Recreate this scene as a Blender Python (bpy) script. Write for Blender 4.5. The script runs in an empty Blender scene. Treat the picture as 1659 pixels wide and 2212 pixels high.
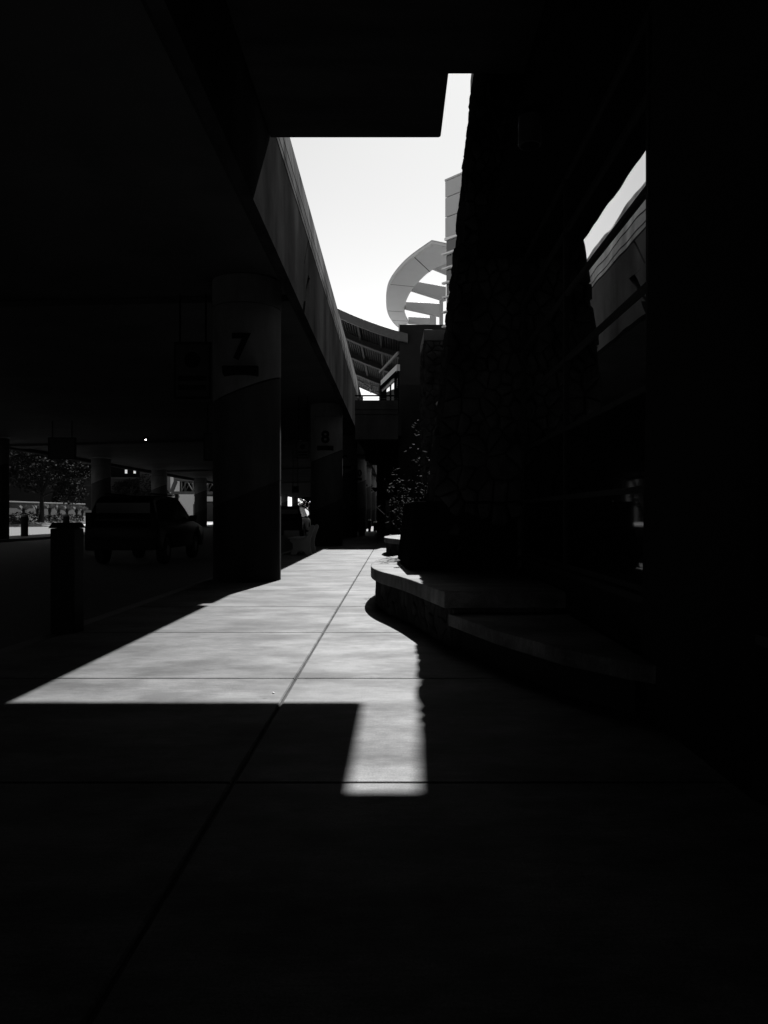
import bpy, bmesh, math, random
from mathutils import Vector, Matrix

sc = bpy.context.scene
C = sc.collection
U = 0.788            # metres per drawing unit: every shape below is drawn in units and scaled to metres when it is built
R = math.radians

# ------------------------------------------------------------------ camera, sky, sun, exposure
EYE = 1.65
cam = bpy.data.cameras.new("camera")
cam.sensor_fit = 'VERTICAL'
cam.sensor_height = 36.0
cam.sensor_width = 36.0
cam.lens = 36.0 * 1661 / 2212
cam.shift_x = -23 / 2212
cam.shift_y = 6 / 2212
cam.clip_start = 0.05
cam.clip_end = 5000
camo = bpy.data.objects.new("camera", cam)
C.objects.link(camo)
camo.location = (0, 0, EYE * U)
camo.rotation_euler = (R(90), 0, 0)
sc.camera = camo

SUN = Vector((0.1296, 0.925, 1.0)).normalized()
EL = math.asin(SUN.z)
AZ = math.atan2(SUN.x, SUN.y)

world = bpy.data.worlds.new("World")
sc.world = world
world.use_nodes = True
wn = world.node_tree
bg = wn.nodes["Background"]
sky = wn.nodes.new("ShaderNodeTexSky")
sky.sky_type = 'NISHITA'
sky.sun_disc = False
sky.sun_elevation = EL
sky.sun_rotation = AZ
sky.altitude = 0
sky.air_density = 1.0
sky.dust_density = 0.3
sky.ozone_density = 1.0
bw = wn.nodes.new("ShaderNodeRGBToBW")
wn.links.new(sky.outputs[0], bw.inputs[0])
wn.links.new(bw.outputs[0], bg.inputs[0])
bg.inputs[1].default_value = 0.055

sl = bpy.data.lights.new("sun", 'SUN')
sl.energy = 5.0
sl.angle = R(0.53)
sl.color = (1, 1, 1)
so = bpy.data.objects.new("sun", sl)
C.objects.link(so)
so.location = SUN * 150
so.rotation_euler = SUN.to_track_quat('Z', 'Y').to_euler()

sc.view_settings.view_transform = 'Standard'
sc.view_settings.look = 'None'
sc.view_settings.exposure = 1.75
sc.view_settings.gamma = 1.0
sc.cycles.use_denoising = True
sc.cycles.max_bounces = 7
sc.cycles.diffuse_bounces = 4
sc.cycles.glossy_bounces = 4
sc.cycles.sample_clamp_indirect = 6

rnd = random.Random(7)

# ------------------------------------------------------------------ materials
def new_mat(name):
    m = bpy.data.materials.new(name)
    m.use_nodes = True
    nt = m.node_tree
    return m, nt, nt.nodes["Principled BSDF"]

def N(nt, t, **kw):
    n = nt.nodes.new(t)
    for k, v in kw.items():
        setattr(n, k, v)
    return n

def grey(nt, v):
    return (v, v, v, 1)

def plain(name, v, rough=0.6, spec=0.4, metal=0.0, var=0.15, scale=6.0, bump=0.0):
    m, nt, p = new_mat(name)
    p.inputs["Roughness"].default_value = rough
    p.inputs["Specular IOR Level"].default_value = spec
    p.inputs["Metallic"].default_value = metal
    tc = N(nt, "ShaderNodeTexCoord")
    no = N(nt, "ShaderNodeTexNoise")
    no.inputs["Scale"].default_value = scale
    no.inputs["Detail"].default_value = 6
    nt.links.new(tc.outputs["Object"], no.inputs["Vector"])
    r = N(nt, "ShaderNodeMapRange")
    r.inputs[1].default_value = 0.25
    r.inputs[2].default_value = 0.75
    r.inputs[3].default_value = v * (1 - var)
    r.inputs[4].default_value = v * (1 + var)
    nt.links.new(no.outputs["Fac"], r.inputs[0])
    nt.links.new(r.outputs[0], p.inputs["Base Color"])
    if bump:
        b = N(nt, "ShaderNodeBump")
        b.inputs["Strength"].default_value = bump
        b.inputs["Distance"].default_value = 0.02
        n2 = N(nt, "ShaderNodeTexNoise")
        n2.inputs["Scale"].default_value = scale * 6
        n2.inputs["Detail"].default_value = 8
        nt.links.new(tc.outputs["Object"], n2.inputs["Vector"])
        nt.links.new(n2.outputs["Fac"], b.inputs["Height"])
        nt.links.new(b.outputs[0], p.inputs["Normal"])
    return m

def streaky(name, v, streak=0.45, rough=0.85, vscale=(7, 7, 0.45), var=0.12, spec=0.2):
    """cast concrete with rain streaks running down the face"""
    m, nt, p = new_mat(name)
    p.inputs["Roughness"].default_value = rough
    p.inputs["Specular IOR Level"].default_value = spec
    tc = N(nt, "ShaderNodeTexCoord")
    mp = N(nt, "ShaderNodeMapping")
    mp.inputs["Scale"].default_value = vscale
    nt.links.new(tc.outputs["Object"], mp.inputs[0])
    a = N(nt, "ShaderNodeTexNoise")
    a.inputs["Scale"].default_value = 1.0
    a.inputs["Detail"].default_value = 5
    nt.links.new(mp.outputs[0], a.inputs["Vector"])
    b = N(nt, "ShaderNodeTexNoise")
    b.inputs["Scale"].default_value = 0.5
    b.inputs["Detail"].default_value = 7
    b.inputs["Roughness"].default_value = 0.6
    nt.links.new(tc.outputs["Object"], b.inputs["Vector"])
    ra = N(nt, "ShaderNodeMapRange")
    ra.inputs[1].default_value = 0.42
    ra.inputs[2].default_value = 0.68
    ra.inputs[3].default_value = 1.0
    ra.inputs[4].default_value = 1.0 - streak
    nt.links.new(a.outputs["Fac"], ra.inputs[0])
    rb = N(nt, "ShaderNodeMapRange")
    rb.inputs[1].default_value = 0.3
    rb.inputs[2].default_value = 0.7
    rb.inputs[3].default_value = v * (1 - var)
    rb.inputs[4].default_value = v * (1 + var)
    nt.links.new(b.outputs["Fac"], rb.inputs[0])
    mp2 = N(nt, "ShaderNodeMapping")
    mp2.inputs["Scale"].default_value = tuple(c * k for c, k in zip(vscale, (0.23, 0.23, 0.5)))
    nt.links.new(tc.outputs["Object"], mp2.inputs[0])
    a2 = N(nt, "ShaderNodeTexNoise")
    a2.inputs["Scale"].default_value = 1.0
    a2.inputs["Detail"].default_value = 7
    a2.inputs["Roughness"].default_value = 0.65
    nt.links.new(mp2.outputs[0], a2.inputs["Vector"])
    ra2 = N(nt, "ShaderNodeMapRange")
    ra2.inputs[1].default_value = 0.38
    ra2.inputs[2].default_value = 0.62
    ra2.inputs[3].default_value = 1.15
    ra2.inputs[4].default_value = 1.0 - streak * 0.8
    nt.links.new(a2.outputs["Fac"], ra2.inputs[0])
    m0 = N(nt, "ShaderNodeMath", operation='MULTIPLY')
    nt.links.new(ra.outputs[0], m0.inputs[0])
    nt.links.new(ra2.outputs[0], m0.inputs[1])
    mu = N(nt, "ShaderNodeMath", operation='MULTIPLY')
    nt.links.new(m0.outputs[0], mu.inputs[0])
    nt.links.new(rb.outputs[0], mu.inputs[1])
    nt.links.new(mu.outputs[0], p.inputs["Base Color"])
    bp = N(nt, "ShaderNodeBump")
    bp.inputs["Strength"].default_value = 0.25
    bp.inputs["Distance"].default_value = 0.01
    n3 = N(nt, "ShaderNodeTexNoise")
    n3.inputs["Scale"].default_value = 25
    n3.inputs["Detail"].default_value = 8
    nt.links.new(tc.outputs["Object"], n3.inputs["Vector"])
    nt.links.new(n3.outputs["Fac"], bp.inputs["Height"])
    nt.links.new(bp.outputs[0], p.inputs["Normal"])
    return m

def pavement_mat(name, v):
    """broom-finished concrete walk: fine grain across the walk, soft dirt smears, specks"""
    m, nt, p = new_mat(name)
    p.inputs["Roughness"].default_value = 0.75
    p.inputs["Specular IOR Level"].default_value = 0.12
    tc = N(nt, "ShaderNodeTexCoord")
    def noise(scale, mscale, detail=6, rough=0.55):
        mp = N(nt, "ShaderNodeMapping")
        mp.inputs["Scale"].default_value = mscale
        nt.links.new(tc.outputs["Object"], mp.inputs[0])
        n = N(nt, "ShaderNodeTexNoise")
        n.inputs["Scale"].default_value = scale
        n.inputs["Detail"].default_value = detail
        n.inputs["Roughness"].default_value = rough
        nt.links.new(mp.outputs[0], n.inputs["Vector"])
        return n
    def rng(n, a, b, c, d):
        r = N(nt, "ShaderNodeMapRange")
        for i, x in enumerate((a, b, c, d)):
            r.inputs[i + 1].default_value = x
        nt.links.new(n.outputs["Fac"], r.inputs[0])
        return r
    def mul(a, b):
        x = N(nt, "ShaderNodeMath", operation='MULTIPLY')
        nt.links.new(a.outputs[0], x.inputs[0])
        nt.links.new(b.outputs[0], x.inputs[1])
        return x
    broad = rng(noise(0.5, (0.8, 1, 1)), 0.32, 0.68, v * 0.74, v * 1.2)
    smear = rng(noise(1.0, (0.9, 1.5, 1), 8, 0.66), 0.44, 0.62, 1.02, 0.42)
    smear2 = rng(noise(1.0, (0.45, 2.6, 1), 6, 0.6), 0.44, 0.66, 1.0, 0.84)
    grain = rng(noise(1.0, (5, 60, 1), 5, 0.7), 0.3, 0.7, 0.82, 1.15)
    blotch = rng(noise(2.2, (0.7, 1.2, 1), 9, 0.74), 0.42, 0.62, 1.08, 0.58)
    speck = rng(noise(95, (1, 1, 1), 2, 0.5), 0.3, 0.72, 0.72, 1.2)
    sep = N(nt, "ShaderNodeSeparateXYZ")
    nt.links.new(tc.outputs["Object"], sep.inputs[0])
    wob = noise(0.35, (1, 0.5, 1), 4)
    ws = N(nt, "ShaderNodeMath", operation='MULTIPLY_ADD')
    ws.inputs[1].default_value = 2.2
    nt.links.new(wob.outputs["Fac"], ws.inputs[0])
    nt.links.new(sep.outputs["X"], ws.inputs[2])
    dirt = N(nt, "ShaderNodeMapRange")
    dirt.inputs[1].default_value = -1.9
    dirt.inputs[2].default_value = 0.9
    dirt.inputs[3].default_value = 0.50
    dirt.inputs[4].default_value = 1.10
    nt.links.new(ws.outputs[0], dirt.inputs[0])
    vo = N(nt, "ShaderNodeTexVoronoi")
    vo.inputs["Scale"].default_value = 1.7
    nt.links.new(tc.outputs["Object"], vo.inputs["Vector"])
    gum = N(nt, "ShaderNodeMapRange")
    gum.inputs[1].default_value = 0.022
    gum.inputs[2].default_value = 0.04
    gum.inputs[3].default_value = 0.45
    gum.inputs[4].default_value = 1.0
    nt.links.new(vo.outputs["Distance"], gum.inputs[0])
    col = mul(mul(mul(mul(mul(mul(mul(broad, blotch), smear), smear2), grain), speck), dirt), gum)
    nt.links.new(col.outputs[0], p.inputs["Base Color"])
    bp = N(nt, "ShaderNodeBump")
    bp.inputs["Strength"].default_value = 0.35
    bp.inputs["Distance"].default_value = 0.004
    gb = noise(1.0, (9, 130, 1), 4, 0.7)
    nt.links.new(gb.outputs["Fac"], bp.inputs["Height"])
    b2 = N(nt, "ShaderNodeBump")
    b2.inputs["Strength"].default_value = 0.35
    b2.inputs["Distance"].default_value = 0.004
    gs = noise(150, (1, 1, 1), 3)
    nt.links.new(gs.outputs["Fac"], b2.inputs["Height"])
    nt.links.new(bp.outputs[0], b2.inputs["Normal"])
    nt.links.new(b2.outputs[0], p.inputs["Normal"])
    return m

def glass_mat(name, wave=0.0, refl=0.7):
    """coated architectural glass: a mirror film over a dark body, panes slightly warped"""
    m, nt, p = new_mat(name)
    p.inputs["Metallic"].default_value = 1.0
    p.inputs["Base Color"].default_value = (refl, refl, refl, 1)
    p.inputs["Roughness"].default_value = 0.012
    if wave:
        tc = N(nt, "ShaderNodeTexCoord")
        mp = N(nt, "ShaderNodeMapping")
        mp.inputs["Scale"].default_value = (1, 1.3, 1.6)
        nt.links.new(tc.outputs["Object"], mp.inputs[0])
        n = N(nt, "ShaderNodeTexNoise")
        n.inputs["Scale"].default_value = 1.1
        n.inputs["Detail"].default_value = 1
        nt.links.new(mp.outputs[0], n.inputs["Vector"])
        b = N(nt, "ShaderNodeBump")
        b.inputs["Strength"].default_value = 1.0
        b.inputs["Distance"].default_value = wave
        nt.links.new(n.outputs["Fac"], b.inputs["Height"])
        nt.links.new(b.outputs[0], p.inputs["Normal"])
    return m

def emit_mat(name, s):
    m, nt, p = new_mat(name)
    p.inputs["Base Color"].default_value = (0.8, 0.8, 0.8, 1)
    p.inputs["Emission Color"].default_value = (1, 1, 1, 1)
    p.inputs["Emission Strength"].default_value = s
    return m

def brick_mat(name, v, scale=1.0):
    m, nt, p = new_mat(name)
    p.inputs["Roughness"].default_value = 0.9
    tc = N(nt, "ShaderNodeTexCoord")
    mp = N(nt, "ShaderNodeMapping")
    mp.inputs["Rotation"].default_value = (R(90), 0, R(90))
    nt.links.new(tc.outputs["Object"], mp.inputs[0])
    br = N(nt, "ShaderNodeTexBrick")
    br.inputs["Color1"].default_value = (v, v, v, 1)
    br.inputs["Color2"].default_value = (v * 0.7, v * 0.7, v * 0.7, 1)
    br.inputs["Mortar"].default_value = (v * 1.3, v * 1.3, v * 1.3, 1)
    br.inputs["Scale"].default_value = scale
    nt.links.new(mp.outputs[0], br.inputs["Vector"])
    nt.links.new(br.outputs["Color"], p.inputs["Base Color"])
    return m

M = dict(
    pavement=pavement_mat("broomed_concrete", 0.100),
    cap=pavement_mat("seat_cap_concrete", 0.095),
    asphalt=plain("asphalt", 0.022, 0.9, 0.2, var=0.3, scale=8, bump=0.4),
    lit_road=plain("pale_concrete_road", 0.045, 0.9, 0.2, var=0.15, scale=0.6),
    plaza=plain("plaza_concrete", 0.17, 0.9, 0.2, var=0.1, scale=0.5),
    earth=plain("earth", 0.025, 0.95, 0.1, var=0.3, scale=0.4),
    mulch=plain("mulch", 0.016, 0.95, 0.1, var=0.5, scale=5),
    lawn=plain("lawn", 0.03, 0.95, 0.1, var=0.4, scale=3),
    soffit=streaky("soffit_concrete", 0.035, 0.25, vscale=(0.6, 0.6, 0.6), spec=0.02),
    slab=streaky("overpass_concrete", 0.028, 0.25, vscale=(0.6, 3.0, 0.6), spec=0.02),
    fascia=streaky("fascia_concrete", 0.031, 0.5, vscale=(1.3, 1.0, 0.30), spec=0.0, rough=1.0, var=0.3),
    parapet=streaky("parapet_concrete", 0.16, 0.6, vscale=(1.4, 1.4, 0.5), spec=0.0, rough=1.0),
    groove=plain("joint_filler", 0.012, 0.95, 0.05),
    curb=plain("curb_concrete", 0.06, 0.85, 0.2, var=0.2, scale=3),
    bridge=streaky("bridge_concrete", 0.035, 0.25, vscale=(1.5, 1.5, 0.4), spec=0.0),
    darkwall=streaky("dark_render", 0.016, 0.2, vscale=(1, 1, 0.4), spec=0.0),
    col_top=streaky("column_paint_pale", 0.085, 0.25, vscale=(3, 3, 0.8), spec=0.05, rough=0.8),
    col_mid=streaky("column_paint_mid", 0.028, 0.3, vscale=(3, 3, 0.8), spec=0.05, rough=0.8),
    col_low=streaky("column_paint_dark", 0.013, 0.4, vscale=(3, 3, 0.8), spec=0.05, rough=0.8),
    black=plain("black_metal", 0.006, 0.8, 0.0, var=0.2),
    dark=plain("dark_metal", 0.010, 0.7, 0.03, var=0.2),
    frame=plain("frame_metal", 0.012, 0.7, 0.05, var=0.1),
    stone=plain("rubble_stone", 0.026, 0.95, 0.0, var=0.75, scale=2.6, bump=0.7),
    stone_core=plain("mortar", 0.016, 0.95, 0.0),
    joint=plain("joint_sealant", 0.045, 0.95, 0.0, var=0.4, scale=4),
    granite=plain("black_granite", 0.006, 0.8, 0.0, var=0.3, scale=20),
    capstone=plain("cap_concrete", 0.045, 0.85, 0.2, var=0.15, scale=3),
    white=plain("white_panel", 0.62, 0.5, 0.35, var=0.04, scale=1.0),
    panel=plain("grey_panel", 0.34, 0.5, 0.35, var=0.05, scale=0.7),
    greyfin=plain("fin_panel", 0.34, 0.5, 0.35, var=0.05, scale=0.7),
    steel=plain("roof_steel", 0.06, 0.6, 0.2, var=0.15),
    ribmetal=plain("rib_metal", 0.035, 0.7, 0.1, var=0.3),
    deck=plain("roof_deck", 0.020, 0.8, 0.05, var=0.3),
    road_bounce=plain("upper_road_bounce", 0.33, 0.9, 0.2, var=0.08, scale=0.5),  # made pale to throw sunlight back up
    glass=glass_mat("coated_glass", 0.0013, 0.72),
    dim_glass=plain("dimmed_pane_glass", 0.003, 0.03, 0.05, var=0.05),  # reflection dimmed through the material, for the lower panes
    screenglass=glass_mat("screen_glass", 0.0, 0.85),
    towerglass=glass_mat("tower_glass", 0.0, 0.16),
    carglass=plain("dark_glass", 0.003, 0.12, 0.03, var=0.1),
    carpaint=plain("black_car_paint", 0.003, 0.35, 0.05, var=0.05),
    tyre=plain("tyre_rubber", 0.01, 0.95, 0.05),
    chrome=plain("bright_metal", 0.6, 0.2, 0.5, metal=1.0, var=0.05),
    lens=plain("lamp_lens", 0.7, 0.15, 0.6, var=0.02),
    leaf=plain("dull_leaf", 0.0042, 0.85, 0.02, var=0.7, scale=3),
    foliage=plain("tree_foliage", 0.010, 0.9, 0.03, var=0.5, scale=1.5),
    bark=plain("bark", 0.015, 0.9, 0.1, var=0.4, scale=6),
    plume=plain("grass_plume", 0.14, 0.9, 0.1, var=0.2, scale=4),
    blade=plain("grass_blade", 0.025, 0.8, 0.2, var=0.4, scale=4),
    brick=brick_mat("garden_wall_block", 0.03, 1.0),
    brick_dark=brick_mat("dark_brick", 0.010, 1.5),
    copal=plain("coping", 0.13, 0.8, 0.2, var=0.1),
    plainwall=plain("plain_render", 0.035, 0.85, 0.1, var=0.06, scale=0.4),
    bench=plain("bench_concrete", 0.13, 0.85, 0.1, var=0.2, scale=4),
    sign=plain("sign_face", 0.022, 0.6, 0.1, var=0.05),
    lampon=emit_mat("lit_lamp", 14.0),
    lampdim=emit_mat("lit_window_lamp", 0.12),
)

# ------------------------------------------------------------------ geometry helpers
class MB:
    def __init__(self, s=U):
        self.v, self.f, self.s = [], [], s
    def add(self, vs, fs):
        o = len(self.v)
        self.v += [tuple(p) for p in vs]
        self.f += [tuple(i + o for i in f) for f in fs]
        return self
    def box(self, x0, x1, y0, y1, z0, z1):
        return self.add([(x0, y0, z0), (x1, y0, z0), (x1, y1, z0), (x0, y1, z0),
                         (x0, y0, z1), (x1, y0, z1), (x1, y1, z1), (x0, y1, z1)],
                        [(3, 2, 1, 0), (4, 5, 6, 7), (0, 1, 5, 4), (1, 2, 6, 5), (2, 3, 7, 6), (3, 0, 4, 7)])
    def prism(self, poly, z0, z1, top=None):
        n = len(poly)
        t = top or poly
        vs = [(x, y, z0) for x, y in poly] + [(x, y, z1) for x, y in t]
        fs = [tuple(reversed(range(n))), tuple(range(n, 2 * n))]
        fs += [(i, (i + 1) % n, n + (i + 1) % n, n + i) for i in range(n)]
        return self.add(vs, fs)
    def prism_x(self, poly, x0, x1):            # poly of (y, z)
        n = len(poly)
        vs = [(x0, y, z) for y, z in poly] + [(x1, y, z) for y, z in poly]
        fs = [tuple(reversed(range(n))), tuple(range(n, 2 * n))]
        fs += [(i, (i + 1) % n, n + (i + 1) % n, n + i) for i in range(n)]
        return self.add(vs, fs)
    def prism_y(self, poly, y0, y1):            # poly of (x, z)
        n = len(poly)
        vs = [(x, y0, z) for x, z in poly] + [(x, y1, z) for x, z in poly]
        fs = [tuple(range(n)), tuple(reversed(range(n, 2 * n)))]
        fs += [((i + 1) % n, i, n + i, n + (i + 1) % n) for i in range(n)]
        return self.add(vs, fs)
    def lathe(self, cx, cy, prof, n=32):        # prof of (r, z), bottom to top, closed ends
        vs = []
        for r, z in prof:
            vs += [(cx + r * math.cos(2 * math.pi * k / n), cy + r * math.sin(2 * math.pi * k / n), z) for k in range(n)]
        fs = [tuple(reversed(range(n)))]
        for j in range(len(prof) - 1):
            fs += [(j * n + k, j * n + (k + 1) % n, (j + 1) * n + (k + 1) % n, (j + 1) * n + k) for k in range(n)]
        fs.append(tuple(range((len(prof) - 1) * n, len(prof) * n)))
        return self.add(vs, fs)
    def tube(self, pts, rs, n=8):
        pts = [Vector(p) for p in pts]
        if not isinstance(rs, (list, tuple)):
            rs = [rs] * len(pts)
        vs = []
        for i, p in enumerate(pts):
            d = (pts[min(i + 1, len(pts) - 1)] - pts[max(i - 1, 0)]).normalized()
            a = d.orthogonal().normalized()
            b = d.cross(a)
            vs += [p + (a * math.cos(2 * math.pi * k / n) + b * math.sin(2 * math.pi * k / n)) * rs[i] for k in range(n)]
        m = len(pts)
        fs = [tuple(reversed(range(n))), tuple(range((m - 1) * n, m * n))]
        for j in range(m - 1):
            fs += [(j * n + k, j * n + (k + 1) % n, (j + 1) * n + (k + 1) % n, (j + 1) * n + k) for k in range(n)]
        return self.add(vs, fs)
    def bar(self, a, b, w, h=None):
        """square bar from a to b, w wide, h deep"""
        a, b = Vector(a), Vector(b)
        h = h or w
        d = (b - a).normalized()
        up = Vector((0, 0, 1)) if abs(d.z) < 0.9 else Vector((0, 1, 0))
        s = d.cross(up).normalized() * (w / 2)
        t = s.normalized().cross(d) * (h / 2)
        vs = [a - s - t, a + s - t, a + s + t, a - s + t, b - s - t, b + s - t, b + s + t, b - s + t]
        return self.add(vs, [(0, 1, 2, 3), (7, 6, 5, 4), (0, 4, 5, 1), (1, 5, 6, 2), (2, 6, 7, 3), (3, 7, 4, 0)])
    def leaf(self, p, d, n, l, w):
        p, d, n = Vector(p), Vector(d).normalized(), Vector(n)
        s = d.cross(n)
        if s.length < 1e-4:
            s = d.orthogonal()
        s = s.normalized() * w / 2
        return self.add([p, p + d * l * 0.45 + s, p + d * l, p + d * l * 0.45 - s], [(0, 1, 2, 3)])
    def mesh(self, name, bevel=0.0, smooth=False, off=(0, 0, 0)):
        me = bpy.data.meshes.new(name)
        s = self.s
        me.from_pydata([((x - off[0]) * s, (y - off[1]) * s, (z - off[2]) * s) for x, y, z in self.v], [], self.f)
        bm = bmesh.new()
        bm.from_mesh(me)
        bmesh.ops.recalc_face_normals(bm, faces=bm.faces)
        if bevel:
            ed = [e for e in bm.edges if len(e.link_faces) == 2 and e.calc_face_angle(0) > 0.5]
            bmesh.ops.bevel(bm, geom=ed, offset=bevel * s, segments=2, affect='EDGES', profile=0.5)
        bm.to_mesh(me)
        bm.free()
        if smooth:
            for p in me.polygons:
                p.use_smooth = True
            try:
                me.set_sharp_from_angle(angle=R(38))
            except Exception:
                pass
        me.update()
        return me

def tag(o, label=None, cat=None, group=None, kind=None):
    if label: o["label"] = label
    if cat: o["category"] = cat
    if group: o["group"] = group
    if kind: o["kind"] = kind
    return o

def part(name, mb, mat, parent, bevel=0.0, smooth=False, label=None):
    o = bpy.data.objects.new(name, mb.mesh(name, bevel, smooth))
    o.data.materials.append(M[mat])
    o.parent = parent
    C.objects.link(o)
    if label: o["label"] = label
    return o

def thing(name, loc, label, cat, group=None, rz=0.0):
    o = bpy.data.objects.new(name, None)
    o.location = Vector(loc) * U
    o.rotation_euler = (0, 0, rz)
    o.empty_display_size = 0.2
    C.objects.link(o)
    return tag(o, label, cat, group)

def solo(name, mb, mat, label, cat, group=None, bevel=0.0, smooth=False, kind=None):
    xs = [p[0] for p in mb.v]; ys = [p[1] for p in mb.v]; zs = [p[2] for p in mb.v]
    off = ((min(xs) + max(xs)) / 2, (min(ys) + max(ys)) / 2, min(zs))
    o = bpy.data.objects.new(name, mb.mesh(name, bevel, smooth, off))
    o.location = Vector(off) * mb.s
    o.data.materials.append(M[mat])
    C.objects.link(o)
    return tag(o, label, cat, group, kind)

def struct(name, mb, mat, bevel=0.0):
    o = bpy.data.objects.new(name, mb.mesh(name, bevel))
    o.data.materials.append(M[mat])
    C.objects.link(o)
    o["kind"] = "structure"
    return o

def copy_tree(o, parent=None):
    c = o.copy()
    C.objects.link(c)
    if parent is not None:
        c.parent = parent
    for ch in list(o.children):
        copy_tree(ch, c)
    return c

def text_mesh(txt, height, depth):
    """glyph outlines as (x, z, y) with x centred; y is 0..depth"""
    cu = bpy.data.curves.new("numeral", 'FONT')
    cu.body = txt
    cu.size = 1.0
    cu.offset = 0.03
    cu.extrude = 0.0
    cu.align_x = 'CENTER'
    ob = bpy.data.objects.new("numeral", cu)
    me = bpy.data.meshes.new_from_object(ob)
    bm = bmesh.new()
    bm.from_mesh(me)
    bmesh.ops.triangulate(bm, faces=bm.faces)
    for _ in range(2):
        bmesh.ops.subdivide_edges(bm, edges=[e for e in bm.edges if e.calc_length() > 0.12], cuts=1)
        bmesh.ops.triangulate(bm, faces=bm.faces)
    r = bmesh.ops.extrude_face_region(bm, geom=bm.faces[:])
    up = [g for g in r["geom"] if isinstance(g, bmesh.types.BMVert)]
    for v in up:
        v.co.z += 1.0
    bm.verts.ensure_lookup_table()
    zs = [v.co.y for v in bm.verts]
    h = max(zs) - min(zs)
    k = height / h
    z0 = min(zs)
    vs = [(v.co.x * k, (v.co.y - z0) * k, v.co.z * depth) for v in bm.verts]
    fs = [tuple(v.index for v in f.verts) for f in bm.faces]
    bm.verts.index_update()
    fs = [tuple(v.index for v in f.verts) for f in bm.faces]
    bm.free()
    bpy.data.objects.remove(ob)
    bpy.data.curves.remove(cu)
    return vs, fs

# ------------------------------------------------------------------ setting: ground, walk, roads
struct("ground", MB().box(-900, 900, -300, 1500, -1.2, -0.30), "earth")

walk_x = [-4.62, -1.0, 2.15]
walk_y = [4.74 + 3.02 * k for k in range(-45, 50)]
g = 0.006
mb = MB()
def slab_panel(x0, x1, y0, y1):
    e = 0.012
    lo, hi = -0.022, 0.0
    vs = [(x0, y0, lo), (x1, y0, lo), (x1, y1, lo), (x0, y1, lo),
          (x0, y0, hi - e), (x1, y0, hi - e), (x1, y1, hi - e), (x0, y1, hi - e),
          (x0 + e, y0 + e, hi), (x1 - e, y0 + e, hi), (x1 - e, y1 - e, hi), (x0 + e, y1 - e, hi)]
    mb.add(vs, [(0, 1, 5, 4), (1, 2, 6, 5), (2, 3, 7, 6), (3, 0, 4, 7),
                (4, 5, 9, 8), (5, 6, 10, 9), (6, 7, 11, 10), (7, 4, 8, 11), (8, 9, 10, 11)])
for i in range(2):
    for j in range(len(walk_y) - 1):
        gx = 0.011
        slab_panel(walk_x[i] + (gx if i else 0.006), walk_x[i + 1] - (gx if i == 0 else 0.0), walk_y[j] + g, walk_y[j + 1] - g)
struct("pavement", mb, "pavement")
struct("pavement_base", MB().box(-4.62, 2.15, walk_y[0], walk_y[-1], -0.29, -0.020), "joint")
struct("kerb", MB().box(-4.86, -4.625, walk_y[0], walk_y[-1], -0.29, 0.0), "curb", 0.02)
struct("road", MB().box(-26.0, -4.865, -130, 330, -0.29, -0.18), "asphalt")
struct("island_pavement", MB().box(-29.2, -26.005, -130, 330, -0.29, 0.0), "curb")
struct("outer_road", MB().box(-55.5, -29.205, -130, 330, -0.29, -0.06), "lit_road")
struct("outer_kerb", MB().box(-56.0, -55.51, -40, 158, -0.29, 0.22), "copal")
struct("outer_kerb_line", MB().box(-31.2, -30.2, -130, 330, -0.056, -0.05), "plaza")
# planting bed rising to the garden wall
mb = MB()
ys = [-130, 0, 30, 60, 90, 110, 130, 158]
xs = [(-56.01, 0.1), (-57.5, 0.75), (-59.5, 1.2), (-61.6, 1.4)]
for (xa, za), (xb, zb) in zip(xs, xs[1:]):
    for ya, yb in zip(ys, ys[1:]):
        mb.add([(xa, ya, za), (xa, yb, za), (xb, yb, zb), (xb, ya, zb)], [(0, 1, 2, 3)])
struct("planting_bed", mb, "mulch")
struct("lawn", MB().box(-140, -62.6, -130, 176, -0.3, 2.6), "lawn")
# low ridge on the horizon
mb = MB()
rr = random.Random(21)
hx = [-620 + 20 * k for k in range(46)]
hz = [13 + 3 * math.sin(k * 0.7) + rr.uniform(-1.2, 1.2) for k in range(46)]
for i in range(45):
    a, b, za, zb = hx[i], hx[i + 1], hz[i], hz[i + 1]
    mb.add([(a, 760, -0.31), (b, 760, -0.31), (b, 830, zb), (a, 830, za), (b, 960, zb + 2), (a, 960, za + 2), (b, 1100, -0.31), (a, 1100, -0.31)],
           [(0, 1, 2, 3), (3, 2, 4, 5), (5, 4, 6, 7)])
struct("hills", mb, "plaza")
struct("plaza", MB().box(-55.4, -29.0, 120, 186, -0.055, -0.02), "plaza")

# ------------------------------------------------------------------ elevated road
vd = thing("elevated_road", (-16, 20, 0), "long concrete elevated road deck overhead on numbered round columns", "elevated road")
def vpart(name, mb, mat, bevel=0.0, label=None):
    mb.v = [(x + 16, y - 20, z) for x, y, z in mb.v]
    return part(name, mb, mat, vd, bevel, label=label)
FX = -2.46
ZK = 1.04      # web and parapet heights above the eye, scaled with the edge distance
def zk(z): return EYE + (z - EYE) * ZK
deck = MB().prism_y([(-29.3, 6.95), (-2.76, 7.55), (-2.76, 9.2), (-29.3, 8.6)], -130, 330)  # deck run far back out of view to keep sky light down
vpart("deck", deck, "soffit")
vpart("road_bounce_layer", MB().prism_y([(-29.2, 8.62), (-2.8, 9.22), (-2.8, 9.24), (-29.2, 8.64)], -130, 330), "road_bounce")  # pale unseen road layer, added to bounce sun up onto the crescent sunshade
vpart("edge_beam", MB().box(-29.9, -29.31, -130, 330, 6.7, 9.3), "bridge")
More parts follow.
